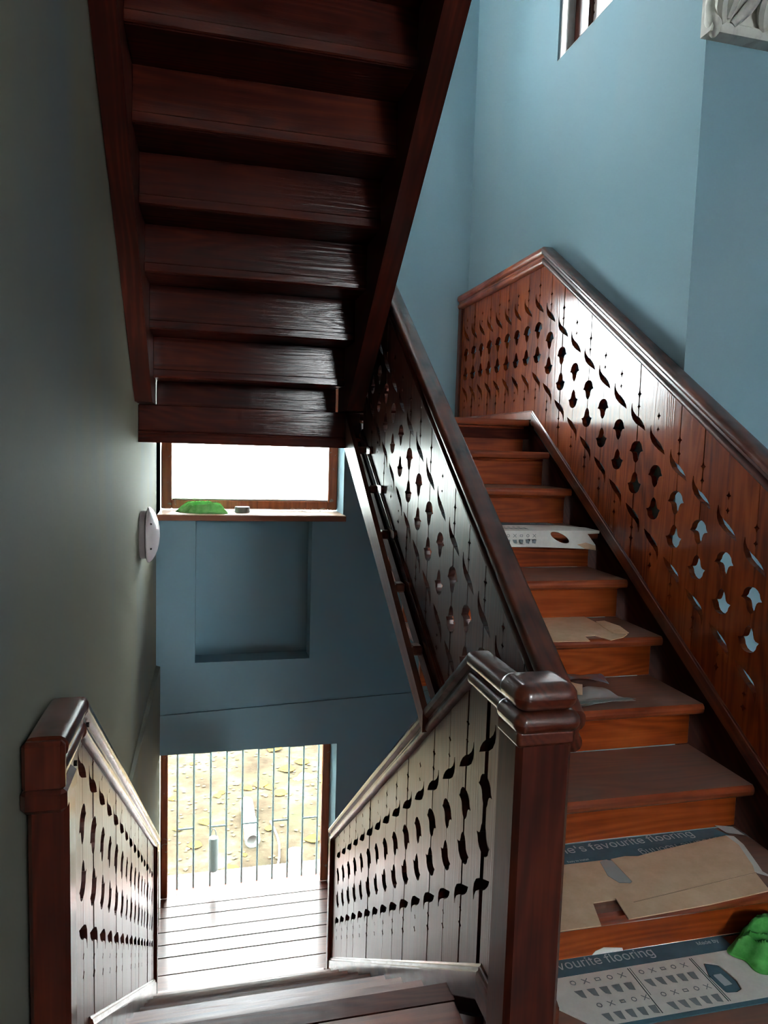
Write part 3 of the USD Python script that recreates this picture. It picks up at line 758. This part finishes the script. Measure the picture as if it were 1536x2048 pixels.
obj('cloth', crumple(-0.045, 4.85, 1.0685, .165, .085, .085, 5, 1.0, 11), M_GREENPALE, smooth=True, label='crumpled green rag on the window sill', cat='cloth')
obj('cloth', crumple(1.540, 1.545, .1765, .13, .08, .105, 3, 1.0, 8, (-.9, .5, -.35, 1.9)), M_GREEN, smooth=True, label='crumpled green glove cloth on the lowest right step', cat='cloth')
tr = thing('tape_roll', 'small dark roll of tape lying on the window sill', 'tape', (0.215, 4.87, 1.068))
obj('roll', lathe([(.03, 0), (.048, 0), (.050, .003), (.050, .036), (.048, .039), (.03, .039), (.03, 0)], 36).apply_translation([0.215, 4.87, 1.068]), M_TAPE, tr, smooth=35)
obj('core', lathe([(.026, 0.001), (.031, 0.001), (.031, .041), (.026, .041), (.026, 0.001)], 36).apply_translation([0.215, 4.87, 1.068]), M_TAPECORE, tr, smooth=35)
# dusty wisps of thread in the sill corner
ws = []
for k in range(26):
    c = np.array([0.70 + NP.uniform(-.12, .12), 4.93 + NP.uniform(-.05, .05), 1.0705])
    a = NP.uniform(0, 6.28); L = NP.uniform(.03, .11)
    ws.append(rod([c + [math.cos(a + u) * L * u, math.sin(a + u) * L * u * .5, .004 + .02 * math.sin(u * 3) * NP.uniform(.3, 1)] for u in np.linspace(0, 1, 6)], .0012, 4))
obj('thread_wisps', cat_(*ws), M_WISP, label='tangle of dusty thread wisps in the right corner of the window sill', cat='thread', kind='stuff')


# ------------------------------------------------------------------ cardboard and packaging on the steps
def sheet(g, z, t=.003):
    return ext_z(g if hasattr(g, 'area') else Polygon(g), z, z + t)


def text(s, size, x, y, z, ang=0, bold=False, flip=False):
    m = meshkit.text_mesh(s, size, 0.0006, bold)
    v = np.array(m.vertices)
    if flip:
        v[:, :2] = -v[:, :2]
    c, s_ = math.cos(ang), math.sin(ang)
    return tm(np.column_stack([x + c * v[:, 0] - s_ * v[:, 1], y + s_ * v[:, 0] + c * v[:, 1], z + v[:, 2]]), m.faces)


def sub(zt):
    return zt + .0031


def pictograms(x0, x1, y0, y1, seed):
    """Rows of little printed pictograms on the packaging: tools above, plank shapes below, with divider lines."""
    r = random.Random(seed); a, b = [], []
    n = 5; w = (x1 - x0) / n
    for i in range(n):
        cx = x0 + (i + .5) * w
        h = (y1 - y0) * .42
        a.append(Polygon([(cx - w * .34, y0 + h * 1.0), (cx + w * .30, y0 + h * 1.0), (cx + w * (.28 - .1 * i / n), y0 + h * .1), (cx - w * (.05 + .05 * i), y0 + h * .25)]))
        q = y1 - (y1 - y0) * .2
        s = w * .22
        if i % 3 == 0:
            a.append(shapely.Point(cx, q).buffer(s).difference(shapely.Point(cx, q).buffer(s * .7)))
        elif i % 3 == 1:
            a.append(shapely.union_all([shapely.LineString([(cx - s, q - s), (cx + s, q + s)]).buffer(s * .15), shapely.LineString([(cx - s, q + s), (cx + s, q - s)]).buffer(s * .15)]))
        else:
            a.append(sbox(cx - s, q - s * .7, cx + s, q + s * .7).difference(sbox(cx - s * .7, q - s * .4, cx + s * .7, q + s * .4)))
    return shapely.union_all([p.buffer(0) for p in a])


# lowest step: white printed box side with a petrol band and a hand hole
Z10 = .1732
c10 = thing('cardboard_sheet', 'printed white flooring carton with a petrol band on the lowest right step', 'cardboard', (1.15, 1.52, Z10))
out = Polygon([(0.79, 1.630), (1.425, 1.626), (1.430, 1.575), (1.44, 1.52), (1.50, 1.50), (1.47, 1.393), (1.368, 1.386), (0.905, 1.395), (0.80, 1.52)])
handle = Polygon([(1.302, 1.545), (1.338, 1.530), (1.346, 1.470), (1.337, 1.441), (1.318, 1.434), (1.288, 1.438), (1.283, 1.50)]).buffer(-.006).buffer(.006)
band = Polygon([(0.79, 1.630), (1.425, 1.626), (1.4285, 1.574), (0.79, 1.570)])
low_ = Polygon([(0.79, 1.570), (0.79, 1.569), (1.4285, 1.5735), (1.44, 1.52), (1.50, 1.50), (1.47, 1.403), (0.905, 1.405), (0.80, 1.52)])
edge = Polygon([(0.905, 1.405), (1.47, 1.403), (1.472, 1.390), (0.905, 1.393)])
p10 = obj('panel', sheet(low_.buffer(0).difference(handle), Z10), M_CARDWHITE, c10)
d10 = obj('band', sheet(band, Z10), M_PETROL, c10, label='petrol printed band with lettering')
obj('edge_band', sheet(edge, Z10), M_PETROL, c10)
h10 = obj('hand_flap', sheet(handle.buffer(-.003), Z10 - .0002, .0015), M_PETROL, c10, label='petrol flap in the hand hole')
obj('flap_label', sheet(Polygon([(1.298, 1.50), (1.322, 1.50), (1.326, 1.462), (1.302, 1.460)]), Z10 + .0012, .0008), M_PRINT, h10)
obj('lettering', text('favourite flooring', .0295, 0.865, 1.595, Z10 + .003), M_PRINT, d10)
obj('lettering', text('Made by', .0125, 1.333, 1.606, Z10 + .003), M_PRINT, d10)
for k, (xa, xb, ya, yb) in enumerate([(0.90, 1.075, 1.49, 1.56), (1.10, 1.26, 1.49, 1.56), (0.93, 1.09, 1.41, 1.48), (1.11, 1.27, 1.41, 1.48)]):
    obj('pictograms', sheet(pictograms(xa, xb, ya, yb, k), Z10 + .003, .0005), M_INK, p10)
obj('divider_line', sheet(shapely.union_all([sbox(1.085, 1.412, 1.0875, 1.565), sbox(1.273, 1.412, 1.2755, 1.565), sbox(1.279, 1.412, 1.281, 1.565), sbox(1.092, 1.47, 1.0935, 1.565)]), Z10 + .003, .0005), M_INKDARK, p10)
sc1 = obj('paper_scrap', ext_y(Polygon([(1.02, Z10 + .001), (1.115, Z10 + .001), (1.112, Z10 + .010), (1.08, Z10 + .015), (1.055, Z10 + .019), (1.03, Z10 + .012)]), 1.6305, 1.6318), M_CARDWHITE, label='torn white paper scrap stuck behind the lowest carton', cat='paper')

# second step: brown carton turned inside out, petrol band behind
Z9 = .3432
c9 = thing('cardboard_sheet', 'brown kraft carton opened flat with petrol band on the second step', 'cardboard', (1.25, 1.68, Z9))
d9 = obj('band', sheet(Polygon([(0.80, 1.872), (1.582, 1.875), (1.602, 1.828), (1.582, 1.818), (1.155, 1.766), (1.0, 1.764), (0.80, 1.76)]), Z9), M_PETROL, c9, label='petrol printed band with lettering')
left = Polygon([(0.80, 1.775), (1.14, 1.774), (1.165, 1.66), (1.16, 1.60), (1.066, 1.602), (0.994, 1.600), (0.968, 1.514), (0.80, 1.516)])
obj('panel', sheet(left, Z9 + .003), M_KRAFT, c9)
right_ = Polygon([(1.150, 1.770), (1.20, 1.776), (1.24, 1.769), (1.30, 1.780), (1.40, 1.795), (1.582, 1.820), (1.584, 1.765), (1.545, 1.66), (1.529, 1.636), (1.506, 1.556), (1.498, 1.550), (1.30, 1.530), (1.048, 1.518), (1.062, 1.602), (1.150, 1.66)])
p9 = obj('panel', sheet(right_, Z9 + .0062), M_KRAFT, c9)
obj('torn_edge', sheet(Polygon([(1.582, 1.822), (1.606, 1.812), (1.602, 1.765), (1.566, 1.665), (1.553, 1.632), (1.560, 1.606), (1.529, 1.636), (1.546, 1.662), (1.583, 1.765)]), Z9 + .0055), M_CARDWHITE, c9, label='torn white edge of the carton')
obj('crease', sheet(Polygon([(1.10, 1.575), (1.53, 1.628), (1.53, 1.6305), (1.10, 1.5775)]), Z9 + .0092, .0006), plain('kraft_crease', lin(176, 146, 118), .8), p9)
obj('tape_patch', sheet(Polygon([(1.112, 1.765), (1.128, 1.772), (1.150, 1.765), (1.150, 1.71), (1.156, 1.665), (1.142, 1.657), (1.112, 1.664), (1.098, 1.70)]), Z9 + .0066, .0012), M_SILVER, c9, label='silver patch of tape over the hand hole')
obj('lettering', text('home\'s favourite flooring', .033, 0.955, 1.826, Z9 + .003, 0.035), M_PRINT, d9)
obj('lettering', text('favourite flooring', .028, 1.572, 1.826, Z9 + .003, 0.075, flip=True), M_PRINT, d9)
obj('lettering', text('Easy to install', .008, 1.02, 1.785, Z9 + .003, 0.02), M_PRINT, d9)
obj('plastic_scrap', cat_(tm([(1.585, 1.875, Z9 + .012), (1.66, 1.83, Z9 + .004), (1.655, 1.765, Z9 + .006), (1.635, 1.80, Z9 + .016), (1.60, 1.835, Z9 + .006), (1.625, 1.845, Z9 + .02)], [(0, 5, 4), (0, 1, 5), (5, 1, 3), (1, 2, 3), (5, 3, 4)])), M_SILVER, label='crumpled clear plastic scrap at the right end of the second step', cat='plastic')

# fourth step: torn plastic wrapping
Z7 = .6832
p7 = thing('plastic_wrapping', 'torn blue and clear plastic wrapping on the middle step behind the newel post', 'plastic', (1.3, 2.25, Z7))


def film(pts, z, seed, amp=.016):
    g = Polygon(pts)
    m = ext_z(g, 0, .001)
    m = trimesh.Trimesh(*trimesh.remesh.subdivide_to_size(m.vertices, m.faces, .02), process=True)
    v = np.array(m.vertices)
    v[:, 2] += z + amp * np.abs(meshkit.noise(np.column_stack([v[:, 0] * 18, v[:, 1] * 18, np.full(len(v), seed * 3.1)])))
    return tm(v, m.faces)


obj('blue_film', film([(1.33, 2.46), (1.405, 2.475), (1.428, 2.40), (1.43, 2.31), (1.41, 2.25), (1.33, 2.28), (1.27, 2.35)], Z7 + .006, 1, .03), M_FILM, p7, smooth=40)
obj('clear_film', film([(1.12, 2.085), (1.30, 2.092), (1.428, 2.108), (1.40, 2.17), (1.385, 2.25), (1.30, 2.26), (1.16, 2.22)], Z7, 2, .018), M_SILVER, p7, smooth=40)
obj('kraft_scrap', film([(1.20, 2.18), (1.26, 2.17), (1.31, 2.26), (1.27, 2.31), (1.21, 2.27)], Z7 + .014, 3, .012), M_KRAFT, p7)
obj('edge_strip', film([(1.12, 2.078), (1.426, 2.104), (1.40, 2.120), (1.12, 2.10)], Z7 + .016, 4, .003), plain('film_grey', lin(110, 130, 132), .3), p7)

# fifth step: small brown cardboard pieces
Z6 = .8532
obj('cardboard_sheet', sheet(Polygon([(1.0, 2.645), (1.52, 2.642), (1.515, 2.47), (1.545, 2.36), (1.50, 2.318), (1.43, 2.288), (1.405, 2.356), (1.36, 2.352), (1.345, 2.285), (1.0, 2.31)]), Z6), M_KRAFT, label='plain brown cardboard with a notched front on the fifth step', cat='cardboard')
obj('cardboard_sheet', sheet(Polygon([(1.49, 2.37), (1.552, 2.363), (1.575, 2.46), (1.56, 2.55), (1.52, 2.545), (1.50, 2.46)]), Z6 + .0035), M_KRAFT, label='small torn brown cardboard scrap on the right of the notched piece', cat='cardboard')

# seventh step: printed carton bent over the edge
Z4 = 1.1932
c4 = thing('cardboard_sheet', 'printed white carton with an oval hand hole bent over the seventh step', 'cardboard', (1.35, 2.9, Z4))
topc = Polygon([(0.90, 3.125), (1.575, 3.13), (1.57, 3.03), (1.665, 2.93), (1.668, 2.814), (0.90, 2.812)])
d4 = obj('band', sheet(Polygon([(0.90, 3.125), (1.575, 3.13), (1.572, 3.02), (0.90, 3.02)]), Z4), M_PETROL, c4, label='petrol printed band with lettering')
obj('panel', sheet(Polygon([(0.90, 3.018), (1.575, 3.018), (1.668, 2.93), (1.667, 2.804), (0.90, 2.804)]), Z4), M_CARDWHITE, c4)
fz = lambda d: Z4 + .003 - d
hole = affinity.rotate(affinity.scale(shapely.Point(1.476, fz(.030)).buffer(.028, 12), 1.75, .62), -24)
flap = Polygon([(0.90, fz(0)), (1.665, fz(0)), (1.664, fz(.012)), (1.607, fz(.014)), (1.648, fz(.062)), (1.650, fz(.086)), (1.60, fz(.080)), (1.40, fz(.072)), (0.90, fz(.066))])
fl4 = obj('front_flap', ext_y(flap.difference(hole), 2.802, 2.806), M_CARDWHITE, c4)
obj('torn_corner', ext_y(Polygon([(1.560, fz(.060)), (1.60, fz(.052)), (1.648, fz(.066)), (1.650, fz(.086)), (1.60, fz(.080))]), 2.7995, 2.8022), M_KRAFT, c4, label='brown torn corner of the carton')
obj('lettering', text('flooring', .045, 1.30, 3.095, Z4 + .003, 0, flip=True), M_PRINT, d4)
obj('lettering', text('Made by', .018, 1.56, 3.08, Z4 + .003, 0, flip=True), M_PRINT, d4)
obj('pictograms', sheet(shapely.union_all([pictograms(1.10, 1.22, 2.85, 2.98, 5), pictograms(1.24, 1.36, 2.85, 2.98, 6)]), Z4 + .003, .0005), M_INK, c4)
pg = pictograms(1.05, 1.20, 0, .045, 8).union(pictograms(1.22, 1.37, 0, .045, 9))
obj('pictograms', ext_y(affinity.translate(pg, 0, fz(.058)), 2.8014, 2.8022), M_INK, fl4)

# ------------------------------------------------------------------ outside the lower window
ZG = -1.95
gx, gy = np.meshgrid(np.concatenate([np.linspace(-22, -4.2, 14), np.linspace(-4, 5, 62), np.linspace(5.2, 24, 14)]), np.concatenate([np.linspace(5.14, 9.5, 80), np.linspace(9.7, 16, 30), np.linspace(16.5, 40, 10)]))
bank = lambda y: 4.8 * np.clip((y - 8.6) / 6.5, 0, 1) ** 2 * (3 - 2 * np.clip((y - 8.6) / 6.5, 0, 1))   # added bank, its height limits the low sky the windows see
pts = np.column_stack([gx.ravel(), gy.ravel(), np.zeros(gx.size)])
hz = ZG + .035 * meshkit.fbm(pts * 1.3) + .012 * meshkit.noise(pts * 7) + bank(pts[:, 1])
nxx = 90; q = []
for i in range(gx.shape[0] - 1):
    for j in range(nxx - 1):
        a = i * nxx + j; q.append([a, a + 1, a + nxx + 1, a + nxx])
q = np.array(q)
far = (gy.ravel()[q] > 9.6).all(1)
tidy = lambda f: (np.column_stack([pts[:, :2], hz])[np.unique(f)], np.searchsorted(np.unique(f), f))
obj('ground', tidy(q[~far]), M_EARTH, smooth=True, kind='structure')
obj('hillside', tidy(q[far]), board('pale_sky_bank', lin(138, 141, 136), lin(160, 162, 156), 0.95, 0.8), smooth=True, kind='structure')  # added to shape the window light; pale colour carries bright low sky


def gz(x, y):
    p = np.array([[x, y, 0.0]])
    return float((ZG + .035 * meshkit.fbm(p * 1.3) + .012 * meshkit.noise(p * 7))[0])


gr = thing('window_grille', 'pale iron grille of upright bars with alternating links outside the lower window', 'grille', (0.28, 5.17, -2.0))
xb = [-0.207, -0.092, 0.027, 0.141, 0.256, 0.370, 0.483, 0.597, 0.707, 0.82]
YB = 5.17
for i, x in enumerate(xb):
    top_ = -0.30 if i in (0, 9) else -0.715
    obj('bar', rod([(x, YB, -2.03), (x, YB, -1.3), (x, YB, -0.3 if i in (0, 9) else -0.712)], .0075, 8), M_IRON, gr, smooth=40)
for i in (1, 3, 5, 7):
    obj('top_link', rod([(xb[i] - .004, YB, -.715), (xb[i + 1] + .004, YB, -.715)], .0075, 8), M_IRON, gr, smooth=40)
for i in (0, 2, 4, 6, 8):
    obj('middle_link', rod([(xb[i] - .004, YB, -1.285), (xb[i + 1] + .004, YB, -1.285)], .0075, 8), M_IRON, gr, smooth=40)
obj('base_link', rod([(xb[0] - .1, YB, -1.99), (xb[-1] + .06, YB, -1.99)], .008, 8), M_IRON, gr, smooth=40)

hw = thing('hanging_weight', 'grey metal cylinder hanging from the window grille by a wire loop', 'weight', (0.05, 5.14, -1.6))
obj('cylinder', lathe([(0, -1.595), (.028, -1.595), (.034, -1.588), (.035, -1.58), (.035, -1.355), (.032, -1.342), (.02, -1.335), (0, -1.335)], 28).apply_translation([.051, 5.118, 0]), M_STEEL, hw, smooth=40)
obj('wire_loop', rod([(.051 + .018 * math.cos(a) * (1 if a > 0 else 1), 5.118 + .028 * (a / math.pi), -1.335 + .052 * math.sin(a)) for a in np.linspace(0, math.pi, 12)], .004, 6), M_STEEL, hw, smooth=40)


def leaf(x, y, s, a, z=None):
    """One curled leaf: a pointed oval with a raised rim and a keel."""
    n = 9
    rim = []
    for k in range(n):
        t = k / (n - 1)
        w = math.sin(math.pi * t ** .8) * .42
        rim.append((t - .5, w, .16 * w + .10 * (t - .5) ** 2))
    v, f = [], []
    for (u, w, h) in rim:
        v += [(u, -w, h + .10 * w), (u, 0, .02), (u, w, h)]
    for k in range(n - 1):
        for j in (0, 1):
            b = 3 * k + j; f += [(b, b + 1, b + 4), (b, b + 4, b + 3)]
    v = np.array(v) * s
    c, s_ = math.cos(a), math.sin(a)
    z = gz(x, y) + .006 if z is None else z
    return tm(np.column_stack([x + c * v[:, 0] - s_ * v[:, 1], y + s_ * v[:, 0] + c * v[:, 1], z + v[:, 2]]), f)


spots = [(-.02, 6.43, .17), (.53, 7.06, .22), (.62, 6.98, .17), (.695, 6.84, .2), (.40, 7.0, .15), (.19, 5.62, .2), (-.1, 6.05, .17), (.9, 5.95, .19), (.82, 7.35, .24), (1.0, 7.5, .22), (.1, 6.9, .12), (.55, 6.2, .13), (-.25, 6.35, .12), (.75, 7.9, .26)]
for i in range(16):
    spots.append((NP.uniform(-.6, 1.5), NP.uniform(5.45, 8.2), NP.uniform(.06, .13)))
for (x, y, s) in spots:
    obj('fallen_leaf', leaf(x, y, s * .8, NP.uniform(0, 6.28)), M_LEAF, label='yellow fallen leaf on the bare ground outside the lower window', cat='leaf', group='yellow leaves on the ground outside')
obj('leaf_litter', cat_(*[leaf(NP.uniform(-1, 2), NP.uniform(5.4, 9), NP.uniform(.02, .05), NP.uniform(0, 6.28)) for _ in range(700)]), M_LITTER, label='fine pale leaf litter scattered over the ground outside', cat='leaf litter', kind='stuff')
pp = thing('plastic_pipe', 'short white plastic pipe lying on the ground outside the window', 'pipe', (.37, 6.25, ZG))
pa, pb = np.array([.365, 6.60, gz(.365, 6.6) + .065]), np.array([.385, 5.93, gz(.385, 5.93) + .065])
d = (pb - pa) / np.linalg.norm(pb - pa); L = np.linalg.norm(pb - pa)
m = lathe([(.048, 0), (.060, 0), (.060, L), (.048, L), (.048, 0)], 32)
m.apply_transform(trimesh.geometry.align_vectors([0, 0, 1], d)); m.apply_translation(pa)
obj('tube', m, M_PIPE, pp, smooth=40)
m = lathe([(.058, 0), (.066, 0), (.066, .10), (.058, .10), (.058, 0)], 32); m.apply_transform(trimesh.geometry.align_vectors([0, 0, 1], d)); m.apply_translation(pb - d * .10)
obj('collar', m, M_STEEL, pp, smooth=40)
obj('plastic_bag', crumple(-.17, 5.46, gz(-.17, 5.46) - .01, .16, .10, .07, 6), M_PIPE, smooth=True, label='white plastic bag on the ground close outside the window', cat='bag')
obj('plastic_cup', lathe([(0, 0), (.05, 0), (.065, .10), (.062, .10), (.047, .004), (0, .004)], 28).apply_translation([.72, 5.66, gz(.72, 5.66)]), M_PIPE, smooth=40, label='white plastic cup on the ground outside, right of the pipe', cat='cup')
obj('paper_litter', crumple(1.02, 7.15, gz(1.02, 7.15) - .01, .10, .07, .06, 8), M_PIPE, smooth=True, label='crumpled white paper at the far right of the ground outside', cat='paper')
obj('paper_litter', crumple(.915, 7.12, gz(.915, 7.12) - .01, .05, .04, .035, 9), M_REDPAPER, smooth=True, label='small red paper scrap beside the crumpled white paper outside', cat='paper')
obj('cable', rod([(.56 + .05 * math.sin(3 * t), 5.55 + .75 * t, gz(.56, 5.55 + .75 * t) + .012) for t in np.linspace(0, 1, 14)], .009, 7), M_PIPE, smooth=40, label='thin pale cable curving over the ground outside', cat='cable')
